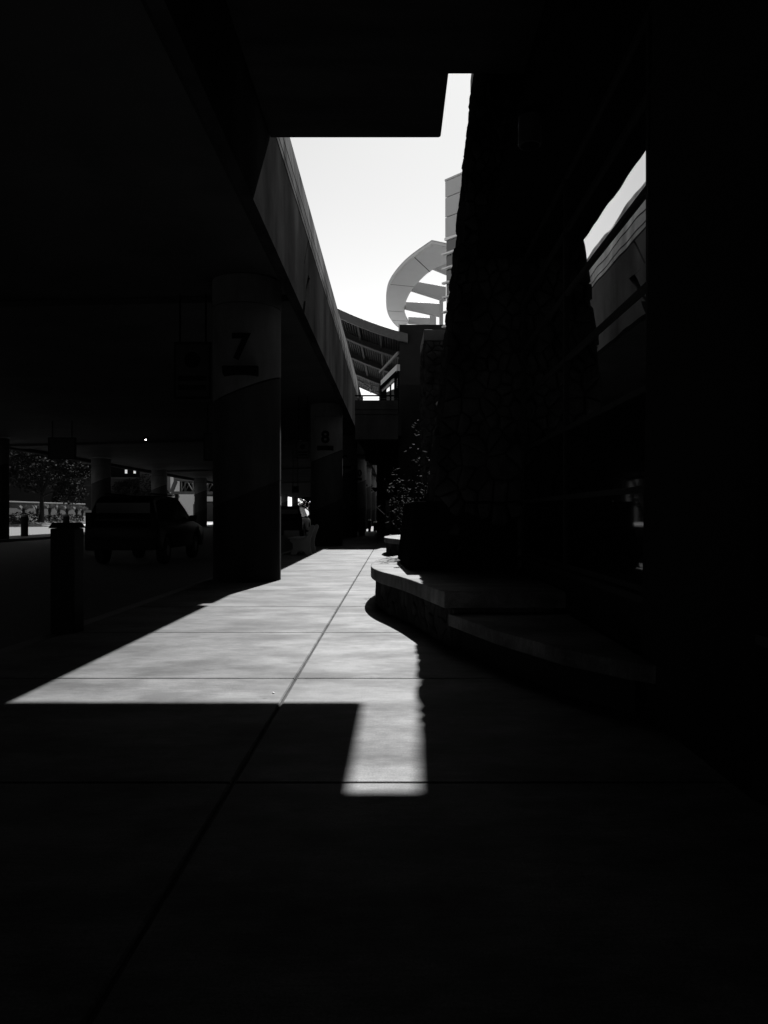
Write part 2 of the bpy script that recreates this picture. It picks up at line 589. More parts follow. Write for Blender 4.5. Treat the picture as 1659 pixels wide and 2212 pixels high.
# crossbeams: shallow downstands on the underside at each column row
for y0 in (21.7, 59.0, 94.0, 131.0):
    vpart("crossbeam", MB().prism_y([(-29.25, 6.80), (-2.8, 7.38), (-2.8, 7.545), (-29.25, 6.945)], y0 - 1.1, y0 + 1.1), "soffit")
# near-side web panels, ends shaped like the stepped joint
J = [(zk(6.93), -0.85), (zk(7.33), -0.55), (zk(8.22), 0.45), (zk(8.24), -0.55), (zk(9.15), 0.4)]
def web(y0, y1, z_end):
    lo = [(y0 + d + 0.32, z) if z < zk(8.23) else (y0 + d + 0.06, z) for z, d in J]
    hi = [(y1 + d - 0.06, z) for z, d in J]
    if y0 < -30: lo = [(y0, zk(6.93)), (y0, zk(9.15))]
    if y1 > 300: hi = [(y1, zk(6.93)), (y1, zk(9.15))]
    poly = lo + list(reversed(hi))
    return MB().prism_x(poly, FX - 0.2, FX)
joints = [-130, 21.5, 58.5, 95.5, 133, 330]
for a, b in zip(joints, joints[1:]):
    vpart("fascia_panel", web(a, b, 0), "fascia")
vpart("fascia_backing", MB().box(FX - 0.28, FX - 0.21, -130, 330, 7.2, 9.75), "groove")
for a, b in zip(joints, joints[1:]):
    ga, gb = a + 0.45, b + 0.445
    p = MB().prism_y([(FX + x, zk(z)) for x, z in [(-0.25, 9.21), (0.0, 9.21), (0.0, 9.335), (-0.05, 9.34), (-0.05, 9.375), (0.0, 9.38),
                      (-0.01, 9.655), (-0.06, 9.66), (-0.06, 9.70), (-0.012, 9.705), (-0.10, 10.52), (-0.25, 10.52)]], ga, gb)
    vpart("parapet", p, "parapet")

# ------------------------------------------------------------------ overpass slab over the camera
mb = MB().prism([(-2.455, -130), (14, -130), (14, 13.0), (0.91, 13.0), (0.91, 15.16), (0.87, 15.2), (-2.455, 15.2)], 9.1, 9.95)  # slab extended unseen behind the camera to shut out sky light
solo("overpass_slab", mb, "slab", "dark concrete overpass slab overhead with a stepped notch in its front edge", "overpass", bevel=0.02)

# ------------------------------------------------------------------ numbered columns
def column_mb(r, z0, z1, lo, hi):
    """shaft piece whose lower / upper edges are cut by a sloping plane (None: level)"""
    n = 64
    mb = MB()
    S = 0.39
    ring = []
    for k in range(n):
        a = 2 * math.pi * k / n
        x, y = r * math.cos(a), r * math.sin(a)
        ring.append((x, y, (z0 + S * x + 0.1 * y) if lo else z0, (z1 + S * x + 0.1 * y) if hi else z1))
    vs = [(x, y, a) for x, y, a, b in ring] + [(x, y, b) for x, y, a, b in ring]
    fs = [tuple(reversed(range(n))), tuple(range(n, 2 * n))]
    fs += [(k, (k + 1) % n, n + (k + 1) % n, n + k) for k in range(n)]
    return mb.add(vs, fs)
def column(x, y, z_top, num, label, group, rad=0.85):
    t = thing("numbered_column" if num else "column", (x, y, 0 if num else -0.0), label, "column", group)
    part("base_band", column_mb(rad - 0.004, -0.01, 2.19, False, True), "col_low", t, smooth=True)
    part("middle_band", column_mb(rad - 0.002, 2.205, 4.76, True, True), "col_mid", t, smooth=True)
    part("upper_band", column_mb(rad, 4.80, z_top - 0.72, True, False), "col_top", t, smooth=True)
    part("shaft", MB().lathe(0, 0, [(rad - 0.03, -0.02), (rad - 0.03, z_top)], 48), "groove", t, smooth=True)
    part("collar", MB().lathe(0, 0, [(rad + 0.012, z_top - 0.70), (rad + 0.012, z_top - 0.02)], 64), "col_top", t, smooth=True)
    if num:
        vs, fs = text_mesh(num, 0.66, 0.03)
        mb = MB()
        w = []
        for gx, gz, gd in vs:
            a = gx / rad
            rr = rad + 0.003 + gd
            w.append((rr * math.sin(a), -rr * math.cos(a), 5.40 + gz))
        mb.add(w, fs)
        part("numeral", mb, "black", t)
        # small shelf-like lamp box under the numeral
        p = MB()
        p.add([(-0.42, -rad + 0.12, 5.02), (0.42, -rad + 0.12, 5.02), (0.42, -rad - 0.10, 5.06), (-0.42, -rad - 0.10, 5.06),
               (-0.42, -rad + 0.12, 5.28), (0.42, -rad + 0.12, 5.28), (0.42, -rad - 0.16, 5.24), (-0.42, -rad - 0.16, 5.24)],
              [(3, 2, 1, 0), (4, 5, 6, 7), (0, 1, 5, 4), (1, 2, 6, 5), (2, 3, 7, 6), (3, 0, 4, 7)])
        lb = part("lamp_box", p, "black", t, 0.015)
        q = MB()
        for s in (-1, 1):
            for k in range(6):
                a = 0.62 * s + (k - 2.5) * 0.05
                q.lathe((rad + 0.01) * math.sin(a), -(rad + 0.01) * math.cos(a), [(0.012, z_top - 0.62), (0.012, z_top - 0.59)], 6)
    return t
G_NUM = "numbered columns along the walk"
near = [(-3.74, 19.5, "7", "thick round column numbered 7, nearest of the walkway columns"),
        (-3.63, 41.1, "8", "round column numbered 8 standing behind the slatted bench"),
        (-3.64, 57.4, "9", "round column numbered 9, partly hidden by column 8"),
        (-3.64, 76.0, "10", "round column numbered 10, shaded, last before the sunlit columns"),
        (-3.64, 92.0, "11", "slim looking sunlit column numbered 11, between columns 10 and 12"),
        (-3.60, 112.0, "12", "sunlit pale column numbered 12, its numeral showing beside the dark wall"),
        (-3.60, 131.0, "13", "far sunlit column numbered 13, just visible beyond column 12")]
for x, y, n, lab in near:
    column(x, y, 7.53, n, lab, G_NUM)
G_FAR = "plain columns on the far side of the road"
far = [(52.2, "plain dark column at the left edge of the photo"),
       (71.0, "plain column right of the tree, above the parked car's rear end"),
       (88.5, "plain column above the middle of the parked car's roof"),
       (107.5, "plain column in front of the steel truss footbridge"),
       (189, "distant column seen just right of column 7, over the second car"),
       (209, "distant column between the two narrow bright gaps beside column 8")]
for y, lab in far:
    column(-27.1, y, 6.82, None, lab, G_FAR)

# ------------------------------------------------------------------ stone cladding
def clip(poly, p, n):
    """keep the part of poly on the side of p that n points away from"""
    out = []
    for i in range(len(poly)):
        a, b = poly[i - 1], poly[i]
        da = (a[0] - p[0]) * n[0] + (a[1] - p[1]) * n[1]
        db = (b[0] - p[0]) * n[0] + (b[1] - p[1]) * n[1]
        if da * db < 0:
            t = da / (da - db)
            out.append((a[0] + (b[0] - a[0]) * t, a[1] + (b[1] - a[1]) * t))
        if db <= 0:
            out.append(b)
    return out
def cladding(mb, P, w, h, cw=0.26, ch=0.19, dmin=0.02, dmax=0.12, r=rnd):
    """irregular rubble stones over a face: P(u, v, d) gives the point at width u, height v, depth d out of the face"""
    nu, nv = max(1, round(w / cw)), max(1, round(h / ch))
    du, dv = w / nu, h / nv
    pts = {}
    for i in range(-1, nu + 1):
        for j in range(-1, nv + 1):
            if 0 <= i < nu and 0 <= j < nv and r.random() < 0.30 and nu > 2:
                continue                              # a missing seed lets its neighbours grow into bigger stones
            pts[i, j] = ((i + 0.5 + (0.25 if j % 2 else -0.25) + r.uniform(-0.36, 0.36)) * du, (j + 0.5 + r.uniform(-0.38, 0.38)) * dv)
    for (i, j), c in pts.items():
        if not (0 <= i < nu and 0 <= j < nv):
            continue
        poly = [(0, 0), (w, 0), (w, h), (0, h)]
        for a in range(-3, 4):
            for b in range(-3, 4):
                q = pts.get((i + a, j + b))
                if q and (a or b) and 0 <= i + a < nu and 0 <= j + b < nv:
                    n = (q[0] - c[0], q[1] - c[1])
                    poly = clip(poly, ((q[0] + c[0]) / 2, (q[1] + c[1]) / 2), n)
                    if len(poly) < 3:
                        break
            if len(poly) < 3:
                break
        if len(poly) < 3:
            continue
        cx = sum(p[0] for p in poly) / len(poly); cz = sum(p[1] for p in poly) / len(poly)
        R0 = max(math.hypot(x - cx, z - cz) for x, z in poly)
        if R0 < 0.03:
            continue
        gap = max(0.8, 1 - 0.014 / R0)
        n = len(poly); d = r.uniform(dmin, dmax)
        sc_ = lambda k: [(cx + (x - cx) * k, cz + (z - cz) * k) for x, z in poly]
        base = [P(a, b, -0.02) for a, b in sc_(gap)]
        m1 = [P(a, b, d * r.uniform(0.35, 0.62)) for a, b in sc_(gap * 0.985)]
        m2 = [P(a, b, d * r.uniform(0.75, 0.98)) for a, b in sc_(gap * 0.82)]
        m3 = [P(a, b, d * r.uniform(0.95, 1.12)) for a, b in sc_(gap * 0.45)]
        fs = []
        for k in range(3):
            fs += [(k * n + i_, k * n + (i_ + 1) % n, (k + 1) * n + (i_ + 1) % n, (k + 1) * n + i_) for i_ in range(n)]
        fs.append(tuple(range(3 * n, 4 * n)))
        mb.add(base + m1 + m2 + m3, fs)

def stone_pier(x0f, y0, x0b, y1, x1, zt, b, label, z0=0.0):
    t = thing("stone_pier", (x0f, y0, z0), label, "stone pier", "stone piers beside the walk")
    h = zt - z0 - 0.45
    core = MB().prism([(0, 0), (x1 - x0f, 0), (x1 - x0f, y1 - y0), (x0b - x0f, y1 - y0)], 0, h,
                      [(b * h, 0), (x1 - x0f, 0), (x1 - x0f, y1 - y0), (x0b - x0f + b * h, y1 - y0)])
    part("core", core, "stone_core", t)
    L = math.hypot(x0b - x0f, y1 - y0)
    mb = MB()
    def left(u, v, d):
        f = u / L
        return ((x0b - x0f) * f + b * v - d, (y1 - y0) * f, v)
    cladding(mb, left, L, h)
    def front(u, v, d):
        return (b * v + (x1 - x0f - b * v) * u / (x1 - x0f), -d, v)
    cladding(mb, front, x1 - x0f, h)
    part("stone_cladding", mb, "stone", t)
    e = 0.09 if b else 0.08
    c = MB().prism([(b * h - e, -e), (x1 - x0f, -e), (x1 - x0f, y1 - y0 + e), (x0b - x0f + b * h - e, y1 - y0 + e)], h + 0.003, h + 0.45)
    part("cap", c, "capstone", t, 0.02)
    return t
stone_pier(0.445, 13.12, 0.52, 15.4, 2.6, 10.4, 0.11, "tall battered rubble stone pier rising from the nearer seat wall to the slab", 0.715)
# shift of the batter origin: the pier springs at z=0.715
pp = [o for o in C.objects if o.name == "stone_pier"][0]
pp.location.x = (0.445 + 0.11 * 0.715) * U
stone_pier(1.27, 31.2, 1.22, 34.2, 3.2, 9.15, 0.0, "square rubble stone pier with a plain concrete cap, in front of the dark wall", 0.715)

# ------------------------------------------------------------------ seat walls and plinths
OUT = [(0.607, 9.42), (2.10, 9.42), (2.10, 19.2), (0.9, 18.95), (0.45, 18.45), (0.12, 17.85), (-0.12, 17.25), (-0.28, 16.6), (-0.385, 16.0),
       (-0.44, 15.3), (-0.455, 14.6), (-0.425, 13.9), (-0.33, 13.2), (-0.2, 12.65), (-0.02, 12.1), (0.2, 11.3), (0.4, 10.34)]
def smooth_poly(P, keep):
    out = []
    n = len(P)
    for i in range(n):
        if i in keep:
            out.append(P[i]); continue
        a, p, b = Vector(P[i - 1]), Vector(P[i]), Vector(P[(i + 1) % n])
        out.append(tuple((p * 0.75 + a * 0.25))); out.append(tuple((p * 0.75 + b * 0.25)))
    return out
OUTS = smooth_poly(OUT, {0, 1, 2})
def inset(P, d):
    n = len(P); out = []
    for i in range(n):
        a, p, b = Vector(P[i - 1]), Vector(P[i]), Vector(P[(i + 1) % n])
        e1 = (p - a).normalized(); e2 = (b - p).normalized()
        n1 = Vector((-e1.y, e1.x)); n2 = Vector((-e2.y, e2.x))
        m = (n1 + n2)
        m = m / max(m.dot(n1), 0.3)
        out.append(tuple(p + m * d))
    return out
def seat_wall(dy, label, group):
    t = thing("seat_wall", (0.6, 14 + dy, 0), label, "seat wall", group)
    loc = [(x - 0.6, y - 14) for x, y in OUTS]
    part("cap", MB().prism(loc, 0.505, 0.71), "cap", t, 0.012)
    ins = inset(loc, 0.13)
    part("core", MB().prism(ins, -0.01, 0.503), "stone_core", t)
    mb = MB()
    n = len(ins)
    for i in range(n):
        a, b = Vector(ins[i]), Vector(ins[(i + 1) % n])
        if a.x > 1.3 and b.x > 1.3:
            continue
        L = (b - a).length
        d = (b - a) / L
        nrm = Vector((d.y, -d.x))
        def P(u, v, dd, a=a, d=d, nrm=nrm):
            q = a + d * u + nrm * dd
            return (q.x, q.y, v)
        cladding(mb, P, L, 0.5, 0.28, 0.16, 0.01, 0.05)
    part("stone_cladding", mb, "stone", t)
    return t
seat_wall(0, "nearer curved seat wall with a pale concrete cap around the stone pier's plinth", "curved seat walls")
seat_wall(18.1, "farther rounded seat wall, its sunlit cap half hidden by the black plinth", "curved seat walls")

def plinth(dy, label):
    t = thing("granite_plinth", (1.0, 14 + dy, 0.712), label, "plinth", "black plinths on the seat walls")
    b = [(0.22, 12.98), (2.08, 12.98), (2.08, 15.9), (0.06, 15.6)]
    tp = [(0.345, 13.06), (2.08, 13.06), (2.08, 15.9), (0.19, 15.65)]
    b = [(x - 1, y - 14) for x, y in b]
    tp = [(x - 1, y - 14) for x, y in tp]
    bi = inset(b, 0.05)
    part("foot", MB().prism(bi, 0.001, 0.05), "black", t)
    part("body", MB().prism(b, 0.052, 1.165, tp), "granite", t, 0.008)
    return t
plinth(0, "black tapered granite plinth on the nearer seat wall at the pier's foot")

# lower seat wall in front of the glass, near right
t = thing("low_seat_wall", (1.4, 7.4, 0), "low dark seat wall running along the foot of the glass wall", "seat wall")
LP = [(-0.75, 1.95), (-0.35, 0.6), (0.1, -0.5), (0.5, -1.1), (0.69, -1.3), (0.69, 1.95)]
part("cap", MB().prism(LP, 0.30, 0.45), "cap", t, 0.012)
part("core", MB().prism(inset(LP, 0.12), -0.01, 0.298), "stone_core", t)

# ------------------------------------------------------------------ glass wall of the terminal
GX = 2.18
gw = thing("glass_wall", (GX, 8, 0), "tall dark glass wall reflecting the bright sky and the elevated road", "glass wall")
rows = [1.00, 1.874, 2.74, 3.62, 4.45, 5.25, 5.93]
cols = [-8.0, -4.9, -1.8, 1.3, 4.4, 6.55, 9.78, 13.0]
def gp(name, mb, mat, bevel=0.0, parent=gw):
    mb.v = [(x - GX, y - 8, z) for x, y, z in mb.v]
    return part(name, mb, mat, parent, bevel)
for a, b in zip(cols, cols[1:]):
    for c, d in zip(rows, rows[1:]):
        gp("glass_pane", MB().box(GX, GX + 0.03, a + 0.035, b - 0.035, c + 0.03, d - 0.03), "dim_glass" if d < 2.9 else "glass")  # lower panes get a duller glass so their reflections stay dark
for y in cols:
    gp("mullion", MB().box(GX - 0.03, GX + 0.1, y - 0.034, y + 0.034, 0.97, 5.95), "frame")
for z in rows:
    gp("transom", MB().box(GX - 0.025, GX + 0.095, -8.1, 13.05, z - 0.029, z + 0.029), "frame")
gp("base_wall", MB().box(GX - 0.02, GX + 0.3, -130, 13.08, -0.28, 0.965), "darkwall")  # lengthened far behind the camera to narrow the opening to the sky
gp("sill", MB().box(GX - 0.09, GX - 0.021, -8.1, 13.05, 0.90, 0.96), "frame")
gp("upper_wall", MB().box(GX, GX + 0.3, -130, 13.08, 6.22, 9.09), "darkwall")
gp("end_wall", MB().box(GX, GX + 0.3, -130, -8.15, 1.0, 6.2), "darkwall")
ev = gp("eave", MB().box(1.38, GX + 0.3, 4.0, 12.95, 5.97, 6.2), "black", 0.01)
dl = thing("downlight", (1.45, 8.25, 5.97), "small cylinder downlight hanging under the dark eave", "lamp")
part("housing", MB().lathe(0, 0, [(0.12, -0.36), (0.125, -0.34), (0.125, -0.06)], 24), "sign", dl, smooth=True)
part("reflector", MB().lathe(0, 0, [(0.10, -0.366), (0.10, -0.362)], 24), "black", dl)
part("stem", MB().lathe(0, 0, [(0.018, -0.059), (0.018, -0.003)], 10), "black", dl)

t = thing("wall_pier", (GX, 5.45, 0), "dark wall pier standing in front of the glass at the photo's right", "pier")
h = 9.08
part("body", MB().prism([(-0.11, -1.0), (0.3, -1.0), (0.3, 1.05), (-0.11, 1.05)], -0.02, h, [(0.05, -1.0), (0.3, -1.0), (0.3, 1.05), (0.05, 1.05)]), "darkwall", t, 0.015)
part("joint", MB().box(-0.09, -0.06, -0.02, 0.0, 0.1, 0.2), "groove", t)

# terminal walls farther on
tb = thing("terminal_building", (4, 30, 0), "dark terminal building wall behind the stone piers, right of the walk", "building")
def tp_(name, mb, mat, bevel=0.0):
    mb.v = [(x - 4, y - 30, z) for x, y, z in mb.v]
    return part(name, mb, mat, tb, bevel)
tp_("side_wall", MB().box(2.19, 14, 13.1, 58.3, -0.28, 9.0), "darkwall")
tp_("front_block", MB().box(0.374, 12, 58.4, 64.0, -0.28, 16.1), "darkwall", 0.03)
tp_("block_side", MB().box(0.30, 0.371, 58.36, 64.0, 15.4, 16.15), "panel")  # paler strip paints in the sky-lit left side of the block
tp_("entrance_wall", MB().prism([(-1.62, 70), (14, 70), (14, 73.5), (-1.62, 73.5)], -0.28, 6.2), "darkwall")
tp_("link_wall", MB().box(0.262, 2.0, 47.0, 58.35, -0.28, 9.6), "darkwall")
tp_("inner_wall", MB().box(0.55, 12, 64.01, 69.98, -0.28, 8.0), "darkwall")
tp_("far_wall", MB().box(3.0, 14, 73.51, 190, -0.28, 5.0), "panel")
# glazed doors in the entrance wall
for k in range(3):
    x = -0.9 + k * 0.75
    d = tp_("door", MB().box(x, x + 0.62, 69.93, 69.995, 0.05, 3.1), "frame")
    pn = MB().box(x + 0.08, x + 0.54, 69.90, 69.928, 0.3, 2.95)
    pn.v = [(a - 4, b - 30, c) for a, b, c in pn.v]
    part("pane", pn, "carglass", d)
bl = MB().lathe(-1.72, 69.4, [(0.02, 3.72), (0.16, 3.78), (0.26, 3.92), (0.30, 4.08), (0.30, 4.11)], 20)
solo("wall_sconce", bl, "black", "black half-bowl lamp fixed to the dark entrance wall beside column 12", "lamp", smooth=True)

# ------------------------------------------------------------------ footbridge between road and terminal
br = thing("footbridge", (-1, 50, 5.99), "grey concrete footbridge with a handrail crossing from the elevated road", "footbridge")
def bp_(name, mb, mat, bevel=0.0):
    mb.v = [(x + 1, y - 50, z - 5.99) for x, y, z in mb.v]
    return part(name, mb, mat, br, bevel)
bp_("girder", MB().box(-2.28, 0.2, 44.2, 45.2, 5.99, 7.41), "bridge")
bp_("band", MB().box(-2.28, 0.2, 44.15, 45.2, 7.43, 7.68), "bridge")
bp_("parapet", MB().box(-2.28, 0.2, 44.12, 44.5, 7.70, 8.22), "bridge")
bp_("deck", MB().box(-2.28, 0.4, 45.21, 72, 6.3, 7.3), "bridge")
bp_("crossbeam", MB().box(-2.28, 0.4, 59.5, 60.6, 5.85, 6.295), "fascia")
bp_("handrail", MB().box(-2.28, 0.2, 44.26, 44.34, 8.47, 8.55), "black")
bp_("cable", MB().box(-2.28, 0.2, 44.29, 44.305, 8.345, 8.36), "steel")
for x in (-1.85, -0.75, 0.1):
    bp_("baluster", MB().box(x - 0.03, x + 0.03, 44.27, 44.33, 8.225, 8.468), "black")

# ------------------------------------------------------------------ curved roof over the footbridge
rf = thing("curved_roof", (-3, 70, 12), "curved canopy roof with ribbed metal underside above the footbridge", "roof")
def rp(name, mb, mat, bevel=0.0):
    mb.v = [(x + 3, y - 70, z - 12) for x, y, z in mb.v]
    return part(name, mb, mat, rf, bevel)
def roof_z(x):
    # sagging curve, high over the road and low at the terminal
    d = x + 4.4
    return 17.22 - 0.47 * d + 0.02 * d * d
RX = [-9 + 0.5 * k for k in range(21)]          # -9 .. 1
def curved_slab(y0, y1, za, zb, x0=-9, x1=1.0):
    X = [x for x in RX if x0 <= x <= x1]
    top = [(x, roof_z(x) + zb) for x in X]
    bot = [(x, roof_z(x) + za) for x in reversed(X)]
    return MB().prism_y(top + bot, y0, y1)
rp("roof_sheet", curved_slab(58.3, 91, -0.10, 0.0), "deck")
rp("front_fascia", curved_slab(58.0, 58.29, -0.62, 0.05), "steel", 0.03)
rp("rear_fascia", curved_slab(91.01, 91.3, -0.36, 0.05), "steel")
for y in (63.6, 71.5, 80.0):
    rp("rib", curved_slab(y, y + 0.5, -0.72, -0.30), "deck")
    rp("rib_flange", curved_slab(y - 0.12, y + 0.62, -0.80, -0.725), "ribmetal")
for k in range(46):
    x = -8.6 + 0.2 * k
    if x > 0.6:
        break
    z = roof_z(x)
    rp("corrugation", MB().box(x, x + 0.09, 58.4, 90.9, z - 0.26, z - 0.12), "ribmetal")
for x in (-6.6, -4.6, -2.9, -1.2):
    z = roof_z(x)
    rp("purlin", MB().box(x, x + 0.16, 58.35, 90.9, z - 0.5, z - 0.262), "ribmetal")
rp("post", MB().box(-1.62, -1.30, 80.1, 80.4, 8.1, 15.2), "bridge")
rp("tie_beam", MB().bar((-8, 80.9, 17.0), (-1.45, 80.9, 15.0), 0.10), "steel")
rp("tie_beam", MB().bar((-8, 80.25, 16.6), (-1.45, 80.25, 15.1), 0.08), "steel")
for a, b in (((-3.9, 15.85), (-3.25, 15.35)), ((-3.1, 15.25), (-2.4, 14.75)), ((-2.4, 15.2), (-2.38, 14.6))):
    rp("brace", MB().bar((a[0], 80.25, a[1]), (b[0], 80.25, b[1]), 0.13), "steel")
rp("floodlight", MB().box(-1.95, -1.65, 79.7, 80.0, 14.3, 14.5), "steel", 0.03)

# upper-level glazed screen running from the post back to the dark block
gs = thing("glazed_screen", (-0.6, 64, 8.0), "slanting glazed screen with white bands above the footbridge", "glazed screen")
A, B = Vector((-0.95, 54.4, 0)), Vector((0.235, 48.2, 0))
dAB = (B - A).normalized()
sAB = Vector((-dAB.y, dAB.x, 0))
LAB = (B - A).length
def sbox(name, f0, f1, z0, z1, w, mat, off=0.0):
    vs = []
    for z in (z0, z1):
        for f, k_ in ((f0, -1), (f1, -1), (f1, 1), (f0, 1)):
            p = A.lerp(B, f) + sAB * (k_ * w / 2 + off)
            vs.append((p.x + 0.6, p.y - 64, z - 8.0))
    return part(name, MB().add(vs, [(3, 2, 1, 0), (4, 5, 6, 7), (0, 1, 5, 4), (1, 2, 6, 5), (2, 3, 7, 6), (3, 0, 4, 7)]), mat, gs)
def fx(px):            # share along the screen for a given sight line
    t = (px - 853) / 1661
    d = (0.0049 - t) * 48.2 / (0.191 + t)
    return 1 - d / 6.2
sbox("head_rail", -0.1, 1, 11.75, 11.9, 0.12, "steel")
sbox("white_band", 0.06, 1, 10.68, 11.08, 0.2, "panel")
sbox("white_band", 0.02, 0.60, 10.44, 10.63, 0.2, "panel")
sbox("transom", 0.12, 0.83, 10.22, 10.40, 0.16, "panel")
sbox("dark_panel", 0.0, fx(835.4), 8.0, 10.6, 0.1, "black")
sbox("glass_pane", fx(835.9), fx(844.0), 8.0, 10.215, 0.04, "screenglass")
sbox("glass_pane", fx(845.9), fx(853.6), 8.0, 10.215, 0.04, "screenglass")
sbox("glass_pane", fx(858.0), fx(860.6), 8.0, 10.6, 0.04, "screenglass")
sbox("mullion", fx(844.05), fx(845.85), 8.0, 10.215, 0.1, "black")
sbox("mullion", fx(853.65), fx(857.9), 8.0, 10.67, 0.12, "black")
sbox("mullion", fx(860.65), 1.0, 8.0, 10.67, 0.12, "black")
sbox("backing", 0.02, 1.0, 10.41, 10.67, 0.04, "black", -0.14)

# ------------------------------------------------------------------ white crescent sunshade and its fins
KR = 1.6          # drawn at the distance of the block, stands farther back and higher
ZR = EYE + 14.06 * KR
outer = [(2.72, 40.45), (1.93, 40.0), (1.05, 41.9), (0.466, 43.5), (-0.06, 45.5), (-0.406, 47.5), (-0.56, 50.2), (-0.518, 53.1),
         (-0.273, 55.3), (0.062, 57.0), (0.384, 58.0)]
inner = [(1.01, 56.5), (0.787, 54.8), (0.66, 52.6), (0.73, 50.8), (1.04, 48.3), (1.39, 46.6), (2.15, 44.2), (3.4, 42.4)]
def dens(P, k0=0, n=4):
    """Catmull-Rom through the points from k0 on"""
    out = list(P[:k0])
    Q = P[k0:]
    for i in range(len(Q) - 1):
        p0 = Vector(Q[max(i - 1, 0)]); p1 = Vector(Q[i]); p2 = Vector(Q[i + 1]); p3 = Vector(Q[min(i + 2, len(Q) - 1)])
        for k in range(n):
            t = k / n
            out.append(tuple(0.5 * ((2 * p1) + (p2 - p0) * t + (2 * p0 - 5 * p1 + 4 * p2 - p3) * t * t + (3 * p1 - p0 - 3 * p2 + p3) * t ** 3)))
    out.append(tuple(Q[-1]))
    return out
OD, ID = dens(outer, 1), dens(inner)
rg = thing("crescent_sunshade", (1 * KR, 50 * KR, ZR), "white curved crescent sunshade with tapering fins high on the terminal", "sunshade")
loc = lambda P: [(x - 1, y - 50) for x, y in P]
ring = loc(OD) + loc(ID)
part("soffit", MB(U * KR).prism(ring, 0.0, 0.06), "white", rg)
o1 = loc(OD)
mb = MB(U * KR)
n = len(o1)
oo = inset(o1 + loc(ID), -0.06)[:n]
mb.add([(x, y, -0.02) for x, y in oo] + [(x, y, 0.24) for x, y in oo] + [(x, y, -0.02) for x, y in o1] + [(x, y, 0.24) for x, y in o1],
       [(i, i + 1, n + i + 1, n + i) for i in range(n - 1)] + [(2 * n + i, 3 * n + i, 3 * n + i + 1, 2 * n + i + 1) for i in range(n - 1)] +
       [(i, 2 * n + i, 2 * n + i + 1, i + 1) for i in range(n - 1)] + [(n + i, n + i + 1, 3 * n + i + 1, 3 * n + i) for i in range(n - 1)])
part("fascia", mb, "white", rg, smooth=True)
part("top_plate", MB(U * KR).prism(ring, 0.16, 0.22), "white", rg)
# panel joints in the soffit
for a, b in (((1.05, 41.9), (2.05, 44.5)), ((-0.3, 46.9), (1.2, 47.4)), ((-0.5, 53.0), (0.7, 53.3)), ((-0.2, 55.6), (0.9, 55.8))):
    part("panel_joint", MB(U * KR).bar((a[0] - 1, a[1] - 50, -0.004), (b[0] - 1, b[1] - 50, -0.004), 0.05, 0.006), "groove", rg)
def fin(p, q, h0, h1, zb=0.0):
    p = Vector((p[0] - 1, p[1] - 50, 0)); q = Vector((q[0] - 1, q[1] - 50, 0))
    d = (q - p).normalized(); s = Vector((-d.y, d.x, 0)) * 0.12
    vs = []
    for P_, h in ((p, h0), (q, h1)):
        vs += [P_ + s + Vector((0, 0, zb)), P_ - s + Vector((0, 0, zb)), P_ - s + Vector((0, 0, zb + h)), P_ + s + Vector((0, 0, zb + h))]
    part("fin", MB(U * KR).add(vs, [(0, 1, 2, 3), (7, 6, 5, 4), (0, 4, 5, 1), (1, 5, 6, 2), (2, 6, 7, 3), (3, 7, 4, 0)]), "greyfin", rg, 0.02)
fin((1.04, 48.3), (3.3, 50.7), 0.62, 0.95)
fin((0.68, 52.6), (3.25, 54.7), 0.50, 0.94)
fin((1.0, 56.6), (2.95, 57.0), 0.5, 0.5)
fin((2.2, 44.0), (4.0, 46.2), 0.6, 0.6)
part("post", MB(U * KR).box(2.05, 2.3, 2.3, 2.55, -4.5, 0.9), "greyfin", rg)
part("post", MB(U * KR).box(1.55, 2.0, 5.6, 5.9, -4.5, 0.6), "greyfin", rg)
part("base_wall", MB(U * KR).box(-0.6, 3.5, 8.2, 8.6, -4.5, 0.0), "greyfin", rg)

# ------------------------------------------------------------------ panelled tower set at 45 degrees
tw = thing("panelled_tower", (2.5, 38, 0), "grey panelled tower with banded windows, half hidden by the stone pier", "tower")
d45 = Vector((0.685, -0.728, 0))
nrm = Vector((-0.728, -0.685, 0))
def tbox(name, u0, u1, z0, z1, out0, out1, mat, bevel=0.0, parent=None):
    vs = []
    for z in (z0, z1):
        for u, w in ((u0, out0), (u1, out0), (u1, out1), (u0, out1)):
            p = d45 * u + nrm * w
            vs.append((p.x, p.y, z))
    return part(name, MB().add(vs, [(3, 2, 1, 0), (4, 5, 6, 7), (0, 1, 5, 4), (1, 2, 6, 5), (2, 3, 7, 6), (3, 0, 4, 7)]), mat, parent or tw, bevel)
tbox("core", 0.05, 6, 0, 18.0, -5, -0.06, "darkwall")
zs = [15.33, 16.33, 17.31, 18.13]
for a, b in zip(zs, zs[1:]):
    tbox("panel", 0.0, 6, a + 0.02, b - 0.02, -0.05, 0.0, "panel")
tbox("coping", -0.02, 6, 18.13, 18.22, -0.3, 0.02, "panel")
tbox("drip", -0.03, 6, 15.20, 15.325, -0.3, 0.04, "white", 0.01)
for k in range(11):
    z = 15.18 - 0.716 * k
    w = tbox("window_band", 0.06, 6, z - 0.68, z - 0.02, -0.05, -0.02, "towerglass")
    tbox("sunshade_bar", -0.10, 6, z - 0.72, z - 0.63, -0.02, 0.16, "white", 0.01)

